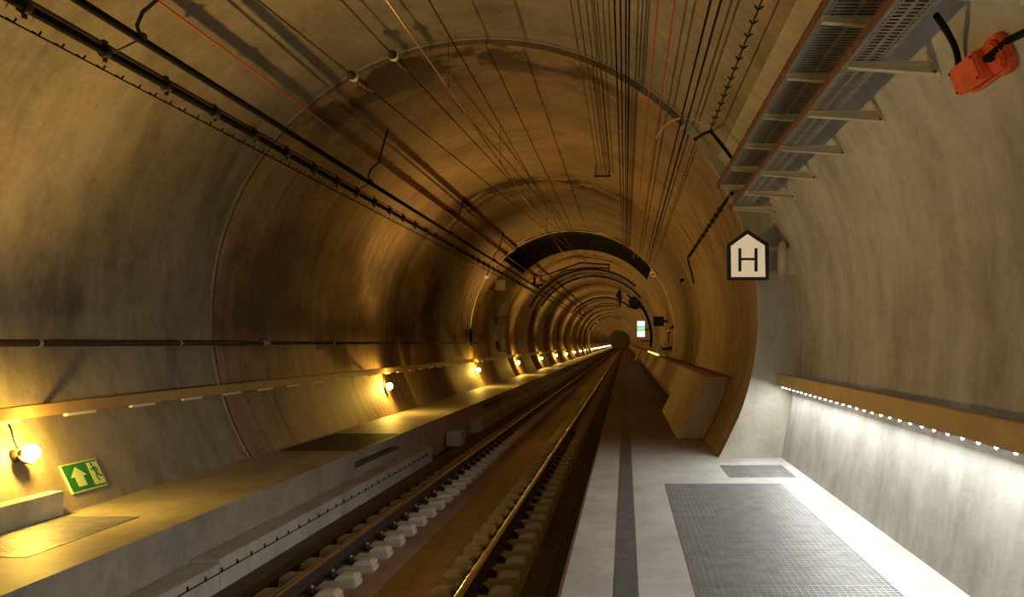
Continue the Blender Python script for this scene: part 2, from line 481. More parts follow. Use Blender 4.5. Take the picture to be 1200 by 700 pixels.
# re-cut: the small grating overlaps the column under the big one in x, so lay that column by rows
b = MB()
slab(XE, GX0, YBACK, Y1)
slab(GX0, GX1, YBACK, 2.6)
slab(GX0, 2.3, GY1, SY0)
slab(GX0, SX0, SY0, SY1)
slab(SX1, 2.3, SY0, SY1)
slab(GX0, 2.3, SY1, Y1)
slab(GX1, 2.3, YBACK, GY1)
b.box(XE, 2.3, YBACK, 13.0, -.8, -.25)
def add_dim_falloff(m):  # brown darkening painted in where the handrail lights run out
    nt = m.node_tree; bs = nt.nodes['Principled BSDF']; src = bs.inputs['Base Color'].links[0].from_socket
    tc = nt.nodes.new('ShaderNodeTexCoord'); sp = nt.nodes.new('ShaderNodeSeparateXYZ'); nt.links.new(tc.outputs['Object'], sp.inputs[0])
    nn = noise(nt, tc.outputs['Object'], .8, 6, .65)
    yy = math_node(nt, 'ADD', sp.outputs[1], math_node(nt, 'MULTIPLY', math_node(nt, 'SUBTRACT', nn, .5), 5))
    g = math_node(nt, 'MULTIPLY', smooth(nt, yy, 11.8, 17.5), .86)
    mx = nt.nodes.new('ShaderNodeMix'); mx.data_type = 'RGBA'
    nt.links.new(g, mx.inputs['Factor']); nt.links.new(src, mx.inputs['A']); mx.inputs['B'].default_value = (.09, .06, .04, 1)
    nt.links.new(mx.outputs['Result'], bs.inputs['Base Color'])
add_dim_falloff(M['floor'])
fl = b.build('floor', M['floor']); b = MB(); b.box(XE, 1.6, Y1, YEND, -.8, 0); struct(b.build('floor_running', M['floor']), 'brown platform slab beyond the end face', 'floor')
if True: pass
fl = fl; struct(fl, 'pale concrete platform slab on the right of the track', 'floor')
b = MB(); b.box(XE - .022, XE, YBACK, YEND, -.09, -.002)
struct(b.build('trim_2', M['rust']), 'rusty steel edge angle along the platform edge', 'trim')
b = MB(); b.box(-.075, .085, YBACK, 69, 0, .003)
struct(b.build('trim_3', M['stripe']), 'dark strip let into the platform beside its edge', 'trim')

XK, XS = -3.95, -3.676         # walkway edge, kerb step edge
ZS, ZB, ZT = -.366, -.62, -.73 # step top, ballast shoulder, slab
b = MB(); b.box(-5.6, XK, YBACK, YEND, -.14, 0); b.box(-5.6, XK - .4, YBACK, YEND, -.75, -.14)
# dark slots stay open below the lip: face panels between them
slots = [(13.7, 16.6), (26, 31)]
y = YBACK
for s0, s1 in slots + [(YEND, YEND)]:
    b.box(XK - .4, XK, y, s0, -.75, -.14); y = s1
for s0, s1 in slots: b.box(XK - .4, XK, s0, s1, -.75, -.24)
struct(b.build('floor_walkway', M['walk']), 'raised concrete walkway along the lamp-lit wall', 'floor')
b = MB()
for y0, y1, dz in ((YBACK, 8.5, -.035), (8.51, 17.9, 0), (24, 110, 0)):
    b.box(XK + .002, XS, y0, y1, -.75, ZS + dz)
struct(b.build('trim_4', M['kerb'], bevel=.008), 'concrete duct step below the left walkway', 'trim')
b = MB(); b.box(-5.6, -4.9, YBACK, YEND, -.9, -.75); b.box(XS, -3.33, YBACK, YEND, -.9, ZB - .03); b.box(XK - .05, XS, YBACK, YEND, -.9, -.74)
b.box(-.98, XE, YBACK, YEND, -.9, ZT - .02)
struct(b.build('floor_shoulder', M['slabdark']), 'dark shoulders beside the track slab', 'floor')
b = MB(); b.box(-3.33, -.98, YBACK, YEND, -.9, ZT)
struct(b.build('floor_track', M['slab']), 'brown concrete slab between and under the rails', 'floor')
b = MB(); b.box(-5.5, -5.22, YBACK, 8.72, 0, .225)
struct(b.build('trim_5', M['kerb'], bevel=.006), 'low concrete plinth at the foot of the left wall', 'trim')

# ------------------------------------------------------------------ gratings
def grating(name, x0, x1, y0, y1, z, label, px=.045, py=.042, group=None, bar=.006, deep=.028, fm='steel', gm='grate'):
    t = thing(name, label, 'grating', ((x0 + x1) / 2, (y0 + y1) / 2, z), group)
    fr = MB(); e = .012
    fr.box(x0, x0 + e, y0, y1, z - .04, z); fr.box(x1 - e, x1, y0, y1, z - .04, z)
    fr.box(x0 + e, x1 - e, y0, y0 + e, z - .04, z); fr.box(x0 + e, x1 - e, y1 - e, y1, z - .04, z)
    fr.build('frame', M[fm], t)
    g = MB(); nx = int((x1 - x0) / px); ny = int((y1 - y0) / py)
    for i in range(1, nx):
        x = x0 + (x1 - x0) * i / nx; g.box(x - bar / 2, x + bar / 2, y0 + e, y1 - e, z - deep, z - .001)
    for i in range(1, ny):
        y = y0 + (y1 - y0) * i / ny; g.box(x0 + e, x1 - e, y - .0095, y + .0095, z - .008, z - .002)
    g.build('bars', M[gm], t)
    return t
ys = [2.62, 3.95, 5.06, 6.18, 7.3, 8.42, 9.55, 10.665]
words_ = [None, None, 'at the bottom edge of the photo', 'second up from the bottom of the photo', 'in the middle of the row', 'fourth up from the bottom', 'at the far end of the row']
for i in range(1, 7):
    grating('floor_grating', GX0 + .003, GX1 - .003, ys[i] + .004, ys[i + 1] - .004, 0,
            'large galvanised grating panel in the platform, ' + ('off the near end' if i == 1 else words_[i]), group='large grating panels in the platform')
grating('floor_grating', SX0 + .003, SX1 - .003, SY0 + .003, SY1 - .003, 0, 'small square galvanised grating before the concrete end face')
b = MB(); b.box(GX0 - .2, 2.2, 2.5, SY1 + .1, -.249, -.24)
struct(b.build('floor_pit', M['pit']), 'dark pit bottom under the platform gratings', 'floor')
grating('floor_grating', -5.17, -4.46, 7.0, 8.62, .006, 'yellow-lit grating in the left walkway below the green sign', .05, .05)
grating('floor_grating', -5.10, -3.99, 13.9, 16.5, .006, 'dark grating in the left walkway beyond the first lining joint', .05, .06, fm='railside', gm='railside')
t = grating('drain_grating', -.57, XE - .023, 3.0, 30.0, -.13, 'narrow drain grating running below the platform edge', .03, .06, fm='railside', gm='railside')

# ------------------------------------------------------------------ rails
XR = (-2.93, -1.395); ZR = -.5
RP = [(-.075, -.16), (.075, -.16), (.075, -.148), (.02, -.132), (.0085, -.115), (.0085, -.05), (.02, -.04), (.036, -.035), (.036, -.014), (.031, -.006), (.02, -.002), (.008, 0), (-.008, 0), (-.02, -.002), (-.031, -.006), (-.036, -.014), (-.036, -.035), (-.02, -.04), (-.0085, -.05), (-.0085, -.115), (-.02, -.132), (-.075, -.148)]
for i, x in enumerate(XR):
    b = MB()
    b.prism(RP, ((x, 0, ZR), (1, 0, 0), (0, 0, 1), (0, 1, 0)), -4, YEND - 1)
    o = b.build('rail', [M['railside'], M['railtop']])
    for p in o.data.polygons:
        if p.normal.z > .2 and p.center.z > ZR - .03: p.material_index = 1
    tag(o, 'polished steel running rail nearer the ' + ('lamp-lit walkway' if i == 0 else 'platform'), 'rail', 'running rails')

# sleeper blocks
def make_block():
    t = thing('sleeper_block', '', 'sleeper', (0, 0, 0), 'concrete sleeper blocks')
    b = MB()
    b.box(-.37, .37, -.125, .125, -.10, 0)
    body = b.build('body', M['block'], t, bevel=.012)
    for s in (-1, 1):
        b = MB(); x0, x1 = (.165, .365) if s > 0 else (-.365, -.165)
        vs = []
        for z, k in ((-.001, 0), (.03, .006), (.05, .035)):
            vs += [(x0 + k, -.122 + k, z), (x1 - k, -.122 + k, z), (x1 - k, .122 - k, z), (x0 + k, .122 - k, z)]
        fs = [(8, 9, 10, 11)] + [(r * 4 + i, r * 4 + (i + 1) % 4, r * 4 + 4 + (i + 1) % 4, r * 4 + 4 + i) for r in range(2) for i in range(4)]
        b.add(vs, fs + [(3, 2, 1, 0)])
        b.build('shoulder', M['block'], t, bevel=.006)
        c = MB()
        c.box(s * .085, s * .15, -.05, .05, 0, .025)
        c.tube([(s * .15, -.035, .03), (s * .10, -.045, .05), (s * .065, -.03, .035), (s * .06, 0, .03), (s * .065, .03, .035), (s * .10, .045, .05), (s * .15, .035, .03)], .009, 6)
        c.tube([(s * .115, 0, .02), (s * .115, 0, .07)], .017, 8)
        cl_ = c.build('rail_clip', M['blackmetal'], t)
        k = MB(); k.ball((s * .115, 0, .078), .021, 10)
        cap = k.build('bolt_cap', M['steel'], cl_)
    return t
blk = make_block(); bt = tree(blk)
SP = .6
far_body = None
for r, x in enumerate(XR):
    k = 0; y = 5.42 if r == 0 else 5.5
    while y < 45:
        far = y > 24
        if r == 0 and k == 0: o = blk
        elif not far: o = dup(blk, None, bt)
        else:
            if far_body is None:
                f = MB(); f.box(-.37, .37, -.125, .125, -.10, 0); f.box(-.35, -.17, -.11, .11, -.01, .045); f.box(.17, .35, -.11, .11, -.01, .045)
                far_body = f.build('sleeper_block', M['block'], bevel=.008); o = far_body
            else: o = far_body.copy(); COL.objects.link(o)
        o.location = (x, y, ZR - .168)
        tag(o, 'concrete sleeper block under the %s rail, %s from the bottom of the photo' % ('walkway-side' if r == 0 else 'platform-side', nth(k)), 'sleeper', 'concrete sleeper blocks')
        y += SP; k += 1

# ------------------------------------------------------------------ left handrail with pale strips
t = thing('handrail', 'long ochre handrail with pale strips along the lamp-lit wall', 'handrail', (-5.45, 8, .97))
HX = -5.44
b = MB(); b.box(HX - .05, HX, -6, 300, .912, 1.03)
b.build('rail_profile', M['hand'], t, bevel=.006)
y0 = 1100 * 5.45 / (733 - 65 - 13)
for k in range(-3, 48):
    y = y0 + k * 1.21
    b = MB(); b.box(HX - .042, HX - .004, y, y + .5, .885, .913)
    b.build('light_strip', M['strip'], t)
for y in [q_ for k in range(-1, 8) for q_ in (8.47 + 12.85 * k + .62, 8.47 + 12.85 * k - 1.0, 8.47 + 12.85 * k + 6)]:
    xw = far_x_left(.97) if y > Y1 else near_x_left(.97)
    b = MB(); b.box(xw - .01, HX - .048, y - .025, y + .025, .945, .985)
    b.build('wall_bracket', M['steel'], t)

# ------------------------------------------------------------------ sodium lamps
def make_lamp(loc, label):
    t = thing('wall_lamp', label, 'lamp', loc, 'sodium lamps along the left wall')
    x, y, z = loc
    ax = Vector((1, 0, .25)).normalized()
    o = Vector((x, y, z)) - ax * .13
    dv = Vector((-.55, .05, -.83)).normalized()
    b = MB(); b.lathe([(.1 * math.sin(D(a)), .1 * math.cos(D(a))) for a in (46, 40, 32, 22, 10, 0)] + [(.112 * math.sin(D(a)), .112 * math.cos(D(a))) for a in (0, 10, 22, 32, 40, 46)] + [(.1 * math.sin(D(46)), .1 * math.cos(D(46)))], loc, dv, 24)
    b.build('hood', M['dish'], t)
    b = MB(); b.lathe([(.055, -.055), (.06, -.03), (.055, -.01), (.045, .03)], o, ax, 16)
    b.build('wall_mount', M['dish'], t)
    b = MB(); b.lathe([(.045, 0), (.045, .05), (.036, .055), (.036, .085)], o + ax * .03, ax, 14)
    b.build('socket', M['blackmetal'], t)
    b = MB(); b.ball((x, y, z), .07, 16, sx=(1.1, 1, 1))
    b.build('bulb', M['bulb'], t)
    b = MB()
    b.tube([o + Vector((0, 0, .06)), o + Vector((-.0, -.05, .14)), o + Vector((.03, -.13, .24)), Vector((HX - .03, y - .16, .90))], .01, 6)
    b.build('lamp_cable', M['black'], t)
    return t
SPOT_W = 520
LX, LZ, LS = -5.36, .615, 12.85
NL = 26
lab = ['glaring sodium lamp at the left edge of the photo beside the green sign', 'second sodium lamp along the wall, lighting the walkway beyond the first joint',
       'third sodium lamp along the wall, below the grey boxes']
lamp0 = None
for k in range(-2, NL):
    y = 8.47 + LS * k
    if k > 23: SPOT_W = 0.001
    sl = bpy.data.lights.new('vault_fill_spot', 'SPOT'); sl.energy = SPOT_W; sl.color = (1.0, .60, .19)  # extra spot added at each lamp to brighten the vault
    sl.spot_size = D(122); sl.spot_blend = .7; sl.shadow_soft_size = .05
    so = bpy.data.objects.new('vault_fill_spot', sl); COL.objects.link(so)
    so.location = (LX + .02, y, LZ + .10); so.rotation_euler = Vector((.64, 0, .77)).to_track_quat('-Z', 'Y').to_euler()
    if k == -2: l = 'sodium lamp on the left wall, far behind the viewpoint'
    elif k == -1: l = 'sodium lamp on the left wall just outside the frame'
    elif k < 3: l = lab[k]
    else: l = 'small distant sodium lamp on the left wall, %s counting from the near end' % nth(k)
    if lamp0 is None: lamp0 = make_lamp((LX, y, LZ), l); lt = tree(lamp0)
    else:
        o = dup(lamp0, None, lt); o.location = (LX, y, LZ); o['label'] = l
# ------------------------------------------------------------------ right handrail with LEDs
t = thing('handrail', 'ochre handrail with a row of white lights on the right wall', 'handrail', (2.13, 6, 1.08))
RX = 2.12
b = MB(); b.box(RX, RX + .06, YBACK + 2, 13.04, 1.01, 1.17)
b.build('rail_profile', M['hand'], t, bevel=.006)
b = MB(); b.box(RX + .006, RX + .054, YBACK + 2, 13.0, .999, 1.011)
b.build('light_channel', M['steel'], t)
for k in range(38):
    y = 12.75 - k * .272
    b = MB(); b.lathe([(.012, 0), (.011, .006), (.004, .012)], (RX + .016, y, .9985), (0, 0, -1), 8)
    b.build('led', M['led'], t)
for k in range(7):
    y = 12.2 - k * 2.2
    b = MB(); b.box(RX + .055, niche_x(1.09) + .02, y - .02, y + .02, 1.07, 1.11)
    b.build('wall_bracket', M['steel'], t)
al = bpy.data.lights.new('handrail_led_line', 'AREA'); al.shape = 'RECTANGLE'
al.size = .03; al.size_y = 24; al.energy = 300; al.color = (1.0, 1.0, .95)
lo = bpy.data.objects.new('handrail_led_line', al); COL.objects.link(lo)
lo.location = (RX + .03, 12.9 - 12, .992); lo.rotation_euler = (0, D(31), 0)

# ------------------------------------------------------------------ wall pipe at eye height
t = thing('wall_pipe', 'dark pipe at eye height on the left wall', 'pipe', (-5.66, 10, 1.6))
PX = -5.665
b = MB(); b.tube([(PX, -6, 1.597), (PX, 14.0, 1.597)], .034, 12); b.build('near_run', M['pipe'], t)
b = MB(); b.tube([(PX, 14.0, 1.597), (PX + .02, 36, 1.597)], .027, 12); b.build('far_run', M['pipe'], t)
b = MB(); b.lathe([(.034, -.10), (.058, -.09), (.058, -.02), (.045, -.02), (.045, .02), (.058, .02), (.058, .09), (.034, .10)], (PX, 14.75, 1.597), (0, 1, 0), 14)
b.build('flange', M['steel'], t)
for px in (45, 210, 390, 466, 520):
    y = 1100 * 5.665 / (733 - px)
    xw = far_x_left(1.6) if y > Y1 else near_x_left(1.6)
    b = MB(); b.lathe([(.036, -.02), (.046, -.02), (.046, .02), (.036, .02)], (PX, y, 1.597), (0, 1, 0), 12)
    b.box(xw - .01, PX - .03, y - .018, y + .018, 1.55, 1.575)
    b.build('pipe_clamp', M['steel'], t)

# ------------------------------------------------------------------ overhead feeder tubes on the left
AX, AZ = -4.55, EYE + 2.545
t = thing('feeder_tube', 'lower black overhead tube with clamps, upper left of the photo', 'overhead line', (AX, 8, AZ), 'overhead feeder tubes')
b = MB(); b.tube([(AX, -2, AZ), (AX, 43, AZ), (AX + .05, 120, AZ)], .035, 12); b.build('tube', M['black'], t)
b = MB(); b.tube([(AX + .03, -2, AZ + .055), (AX + .03, 60, AZ + .055)], .008, 6); b.build('stay_wire', M['wire'], t)
for k in range(40):
    y = 1100 * 4.55 / 610 - 3.3 + 1.1 * k + .0
    b = MB(); b.lathe([(.036, -.03), (.055, -.03), (.06, 0), (.055, .03), (.036, .03)], (AX, y, AZ), (0, 1, 0), 10)
    b.box(AX - .012, AX + .012, y - .03, y + .03, AZ + .03, AZ + .10)
    b.box(AX - .01, AX + .01, y - .02, y + .02, AZ - .09, AZ - .03)
    b.build('clamp', M['blackmetal'], t)
BX, BZ = -4.28, EYE + 2.68
t = thing('feeder_tube', 'upper smooth black overhead tube on curved hangers, upper left', 'overhead line', (BX, 8, BZ), 'overhead feeder tubes')
b = MB(); b.tube([(BX, -2, BZ), (BX, 43, BZ), (BX + .05, 120, BZ)], .034, 12); b.build('tube', M['black'], t)
for k in range(7):
    y = 8.28 + 7.45 * (k - 1) if k else 1.0
    if 34 < y < 44: continue
    b = MB()
    vend = Vector((-3.98, y, 0)); R_, X_ = (RF, XF) if y > Y1 else (RN, XN)
    vend.z = ZC + math.sqrt(R_ ** 2 - (vend.x - X_) ** 2) + .01
    b.tube([(BX, y, BZ + .03), (BX - .03, y, BZ + .12), (BX + .02, y, BZ + .24), (BX + .14, y, BZ + .34), vend], .018, 8)
    b.box(BX - .045, BX + .045, y - .035, y + .035, BZ + .0, BZ + .05)
    b.build('hanger', M['blackmetal'], t)
    b = MB(); b.tube([(BX, y, BZ), (AX, y, AZ)], .009, 6); b.build('spacer', M['wire'], t)
def line(name, label, x, z, r, m, y0=-3, y1=120, cat='wire', group=None, mid=None):
    b = MB(); pts = [(x, y0, z)] + ([mid] if mid else []) + [(x, y1, z)]
    b.tube(pts, r, 8)
    return tag(b.build(name, m), label, cat, group)
line('signal_cable', 'single red cable between the black tubes and the catenary wires', -4.24, EYE + 3.10, .011, M['red'], y1=44, cat='cable')

# radiating cables on clips
def clip_cable(label, x, z, y0, y1, step, nrm, gap, m=M['black'], r=.008, clip=.0, name='clipped_cable', mi=M['black'], tick=.022, side=1):
    t = thing(name, label, 'cable', (x, y0, z))
    b = MB(); b.tube([(x, y0, z), (x, y1, z)], r, 8); b.build('cable', m, t)
    nv = Vector((nrm[0], 0, nrm[1])).normalized(); tv = Vector((-nv.z, 0, nv.x))
    n = min(99, int((y1 - y0) / step))
    for i in range(n):
        y = y0 + (i + .5) * step
        b = MB(); b.obox(Vector((x, y, z)) + nv * (gap * .5), (0, 1, 0), tv, nv, .006, .006, gap * .5 + .004); b.obox(Vector((x, y, z)) + tv * (tick * side) + nv * .004, (0, 1, 0), tv, nv, .006, tick, .006)
        b.build('clip', mi, t)
    return t
clip_cable('thin black cable on closely spaced clips along the upper left vault', -4.945, EYE + 2.588, 4.5, 36.5, .325, (-.80, .59), .07, side=-1)
clip_cable('thin black cable clipped along the upper right vault above the trays', 1.035, EYE + 2.60, 1.0, 11.45, .325, (.8, .6), .05)
clip_cable('thin cable with pale clips running on beyond the black connector bar', .95, EYE + 2.725, 12.9, 34, 1.6, (.79, .61), .06, r=.007, mi=M['porcelain'], m=M['wire'])
clip_cable('thin black cable clipped along the duct step face', XS + .012, -.48, 4.0, 17.5, .336, (-1, 0), .012, r=.005, side=-1, tick=.018)

# ------------------------------------------------------------------ catenary
CX = -2.19
line('contact_wire', 'bare copper contact wire hanging over the track', CX, EYE + 3.15, .009, M['copper'], y1=300)
t = thing('messenger_wire', 'dark carrying wire above the copper contact wire', 'wire', (CX, 10, EYE + 3.83))
b = MB(); b.tube([(CX, -3, EYE + 3.83), (CX, 35, EYE + 3.80), (CX, 46, EYE + 3.86), (CX, 120, EYE + 3.83)], .009, 8); b.build('wire', M['wire'], t)
for y in (6.8, 11.6, 16.4, 21.2, 26, 31, 52, 57, 62):
    b = MB(); b.tube([(CX, y, EYE + 3.83), (CX, y, EYE + 3.15)], .0045, 6); b.box(CX - .012, CX + .012, y - .03, y + .03, EYE + 3.145, EYE + 3.185)
    b.build('dropper', M['wire'], t)
E = Vector((-1.9, 46, EYE + 3.93))
for (px, py, Y, pa, pb, lb) in ((302, 0, 9.0, 407, 437, 'left of the two tie wires with brown insulators under the vault'), (400, 0, 10.0, 456, 478, 'right of the two tie wires with brown insulators under the vault')):
    N = P(px, py, Y); d = (E - N) / (E.y - N.y)
    def at_px(p):
        # point of the wire seen at column p
        k = (p - VX) / F; yy = (N.x - d.x * N.y) / (k - d.x); return N + d * (yy - N.y)
    t = thing('tie_wire', lb, 'wire', at_px(pa), 'tie wires')
    s0 = N + d * (-6 - N.y); qa, qb = at_px(pa), at_px(pb)
    b = MB(); b.tube([s0, qa], .010, 8); b.tube([qb, E], .009, 8); b.build('wire', M['wire'], t)
    ln = (qb - qa).length
    b = MB()
    b.lathe([(.012, 0), (.02, .02), (.02, ln * .12), (.06, ln * .16), (.02, ln * .24), (.055, ln * .32), (.02, ln * .4), (.05, ln * .5), (.02, ln * .58), (.045, ln * .68), (.018, ln * .8), (.012, ln)], qa, d, 14)
    b.build('insulator', M['brown_ins'], t)
    b = MB(); b.lathe([(.04, 0), (.065, .03), (.065, .07), (.04, .1)], qa + d.normalized() * ln * .18, d, 14); b.build('insulator_cap', M['porcelain'], t)
g4 = 'thin cables and black lines running along the crown'
nm = ['leftmost', 'second from left', 'third from left', 'rightmost']
for i, px in enumerate((668.3, 677.3, 686.7, 696)):
    h = 3.74; line('crown_line', nm[i] + ' of the four reddish cables along the crown', (px - VX) / 402 * h, EYE + h - .01 * i, .008, M['wire'], y1=20.8, cat='cable', group=g4)
for i, px in enumerate((720, 727, 733.5, 737.5)):
    h = 3.46; line('crown_line', nm[i] + ' of the four black lines bunched along the crown', (px - VX) / 402 * h, EYE + h - .012 * i, .010, M['black'], y1=35, cat='cable', group=g4)  # thin dark tubes right of the reddish cables
for i, (px, yb) in enumerate(((771, 34.5), (790.7, 34.5))):
    h = 3.12; line('crown_line', ('left' if i == 0 else 'right') + ' of the two bright red cables along the vault', (px - VX) / 402 * h, EYE + h, .010, M['red'], y1=yb, cat='cable', group='red cables')
for i, px in enumerate((833, 845)):
    h = 2.88 - .03 * i; line('crown_line', ('left' if i == 0 else 'right') + ' of the paired black lines beside the red cables', (px - VX) / 402 * h, EYE + h, .011, M['black'], y1=34.5, cat='cable', group='paired black lines')  # pair of thin dark tubes close under the vault
b = MB(); b.box(-.70, -.33, 20.78, 20.84, EYE + 3.68, EYE + 3.715)
for x in (-.66, -.37): b.box(x - .012, x + .012, 20.79, 20.83, EYE + 3.7, EYE + 3.93)
tag(b.build('cable_clamp_bar', M['blackmetal']), 'small dark clamp bar where four cables end at the crown', 'clamp')

# cantilevers carrying the catenary
def cantilever(Y, label, group='catenary cantilevers'):
    t = thing('catenary_cantilever', label, 'bracket', (-4.3, Y, EYE + 3.2), group)
    b = MB(); b.box(-4.52, -4.40, Y - .06, Y + .06, EYE + 2.75, EYE + 3.3); b.box(-4.62, -4.40, Y - .05, Y + .05, EYE + 2.85, EYE + 2.97)
    b.tube([(-4.46, Y, EYE + 3.2), (-4.1, Y, EYE + 3.72)], .05, 8)
    b.build('mast_bracket', M['blackmetal'], t)
    for z in (2.78, 3.22):
        b = MB(); b.lathe([(.04, 0), (.07, .05), (.05, .09), (.10, .14), (.06, .2), (.10, .26), (.05, .33), (.04, .4)], (-4.40, Y, EYE + z), Vector((1, 0, .18)), 12)
        b.build('insulator', M['porcelain'] if z > 3 else M['brown_ins'], t)
    b = MB(); b.tube([(-4.0, Y, EYE + 3.29), (-2.2, Y, EYE + 3.93), (-.78, Y, EYE + 3.83)], .04, 8)
    b.build('top_tube', M['blackmetal'], t)
    b = MB(); b.tube([(-4.0, Y, EYE + 2.85), (-3.0, Y, EYE + 3.55), (-1.9, Y, EYE + 3.68), (-.78, Y, EYE + 3.66)], .035, 8)
    b.tube([(-.80, Y, EYE + 3.84), (-.80, Y, EYE + 3.38)], .035, 8)
    b.build('stay_tube', M['blackmetal'], t)
    b = MB(); b.tube([(-.80, Y, EYE + 3.40), (-1.5, Y, EYE + 3.36), (CX, Y, EYE + 3.16)], .016, 6); b.build('steady_arm', M['wire'], t)
    return t
c0 = cantilever(46, 'catenary cantilever with a pale insulator just beyond the dark recess'); ct = tree(c0)
for Y, l in ((93, 'smaller distant catenary cantilever, second along the tunnel'), (140, 'tiny distant catenary cantilever, third along the tunnel')):
    o = dup(c0, None, ct); o.location = (-4.3, Y, EYE + 3.2); o['label'] = l

# tensioning gear under the vault, right of the track
Y = 64.0
t = thing('tensioning_gear', 'dark tensioning wheel gear hung under the vault right of centre', 'machinery', (.6, Y, EYE + 3.0))
b = MB(); b.lathe([(.1, -.09), (.42, -.09), (.36, -.03), (.36, .03), (.42, .09), (.1, .09)], (.62, Y, EYE + 2.75), (.5, .8, .2), 24); b.build('wheel', M['blackmetal'], t)
b = MB(); b.tube([(.1, Y, EYE + 3.3), (.62, Y, EYE + 2.75), (1.2, Y, EYE + 2.3)], .06, 8); b.tube([(.62, Y, EYE + 2.75), (.85, Y, EYE + 3.02)], .07, 8); b.tube([(.1, Y, EYE + 2.5), (.7, Y, EYE + 2.3), (1.25, Y, EYE + 2.55)], .05, 8)
b.build('frame', M['blackmetal'], t)
b = MB(); b.box(.75, 1.1, Y - .2, Y + .2, EYE + 2.35, EYE + 2.6); b.box(.35, .6, Y - .2, Y + .2, EYE + 2.45, EYE + 2.75); b.build('weight', M['blackmetal'], t)
b = MB(); pts = []
for a in range(44, -12, -6): pts.append((XF + (RF - .1) * math.cos(D(a)), Y, ZC + (RF - .1) * math.sin(D(a))))
b.tube(pts, .09, 8); b.build('cable_bundle', M['black'], t)
b = MB(); b.tube([(-.40, Y - 2, EYE + 3.45), (-.40, Y - 2, EYE + 2.95), (-.37, Y - 2, EYE + 2.3)], [.12, .17, .03], 10)
b.box(-.62, -.25, Y - 2.15, Y - 1.85, EYE + 3.0, EYE + 3.25); b.tube([(-.4, Y - 2, EYE + 3.4), (-.4, Y - 2, EYE + 3.78)], .03, 8)
tag(b.build('hanging_fitting', M['blackmetal']), 'small dark fitting hanging from the crown left of the wheel gear', 'fitting')
for i, (ya, a0, a1, r) in enumerate(((52.5, 155, 48, .06), (58, 150, 40, .06), (85, 140, 50, .09))):
    b = MB(); b.tube([(XF + (RF - .05) * math.cos(D(a)), ya, ZC + (RF - .05) * math.sin(D(a))) for a in arc_pts(0, 1, a0, a1, 4)], r, 8)
    tag(b.build('vault_pipe', M['blackmetal']), ['dark hoop pipe round the vault, first beyond the cantilever', 'dark hoop pipe round the vault, second beyond the cantilever', 'dark hoop pipe round the vault, farthest of the three'][i], 'pipe', 'hoop pipes round the vault')

# ring conduit with two small flood lights
Y = 34.6
t = thing('ring_conduit', 'thin pale conduit hooped round the whole vault before the dark recess', 'conduit', (XF, Y, ZC))
b = MB(); b.tube([(XF + (RF - .03) * math.cos(D(a)), Y, ZC + (RF - .03) * math.sin(D(a))) for a in arc_pts(0, 1, -2, 183, 2.5)], .022, 8); b.build('pipe', M['porcelain'], t)
b = MB(); b.tube([(XF + (RF - .04) * math.cos(D(a)), Y, ZC + (RF - .04) * math.sin(D(a))) for a in arc_pts(0, 1, 178, 187, 2.5)], .05, 8); b.build('sleeve', M['black'], t)
for px, py, yy, lb in ((569.5, 322, 34.4, 'small pale flood light on the hoop conduit, left side'), (766.5, 320.5, 34.4, 'small pale flood light on the hoop conduit, right side')):
    c = P(px, py, yy); t = thing('flood_light', lb, 'lamp', c, 'small flood lights')
    iw = Vector((XF - c.x, 0, ZC - c.z)).normalized()
    b = MB(); b.lathe([(.05, -.14), (.09, -.1), (.13, .02), (.135, .06), (.12, .07)], c, (iw + Vector((0, -.8, 0))), 14); b.build('housing', M['porcelain'], t)
    b = MB(); b.ball(c + (iw + Vector((0, -.8, 0))).normalized() * .07, .07, 10); b.build('lens', M['boxpale'], t)
    b = MB(); b.tube([c - iw * .02, c - iw * .45 + Vector((0, .1, .1))], .035, 8); b.build('mount', M['blackmetal'], t)

# boxes on the left wall
def wall_box(px0, py0, px1, py1, Y, d, label, m, name='junction_box'):
    p0 = P(px0, py1, Y); p1 = P(px1, py0, Y)
    t = thing(name, label, 'box', (p0.x, Y, p0.z), 'cabinets on the left wall')
    b = MB(); b.box(p0.x, p1.x, Y, Y + d, p0.z, p1.z); b.build('body', m, t, bevel=.02)
    b = MB(); b.box(p0.x + .04, p1.x - .04, Y - .02, Y, p0.z + .04, p1.z - .04); b.build('lid', m, t, bevel=.006)
    xw = far_x_left((p0.z + p1.z) / 2)
    b = MB(); b.box(xw - .02, p0.x + .02, Y + .1, Y + d - .1, p0.z + .1, p1.z - .1); b.build('mount', M['blackmetal'], t)
    return t
t = wall_box(579, 327, 592.5, 340, 37, .3, 'square brown box on an arm high on the left wall', M['boxgrey'])
b = MB(); q = P(566, 333.5, 36.8); q2 = P(580, 341, 36.8); b.tube([q, q2], .045, 8); b.build('arm', M['blackmetal'], t)
wall_box(582.5, 370, 594, 382, 41, .5, 'grey cabinet on the left wall, upper of two', M['boxgrey'])
wall_box(584, 397, 592, 413, 41.5, .3, 'narrow pale cabinet on the left wall, lower of two', M['boxpale'])
for px, Yp in ((690, 128),):
    b = MB(); p = P(px, 412, Yp); q = P(px, 390, Yp); b.box(p.x - .12, p.x + .12, Yp, Yp + .25, 0, q.z); b.box(p.x - .2, p.x + .2, Yp - .1, Yp + .3, q.z, q.z + .25)
    tag(b.build('marker_post', M['boxpale'], bevel=.02), 'thin pale post standing far away on the left walkway', 'post')

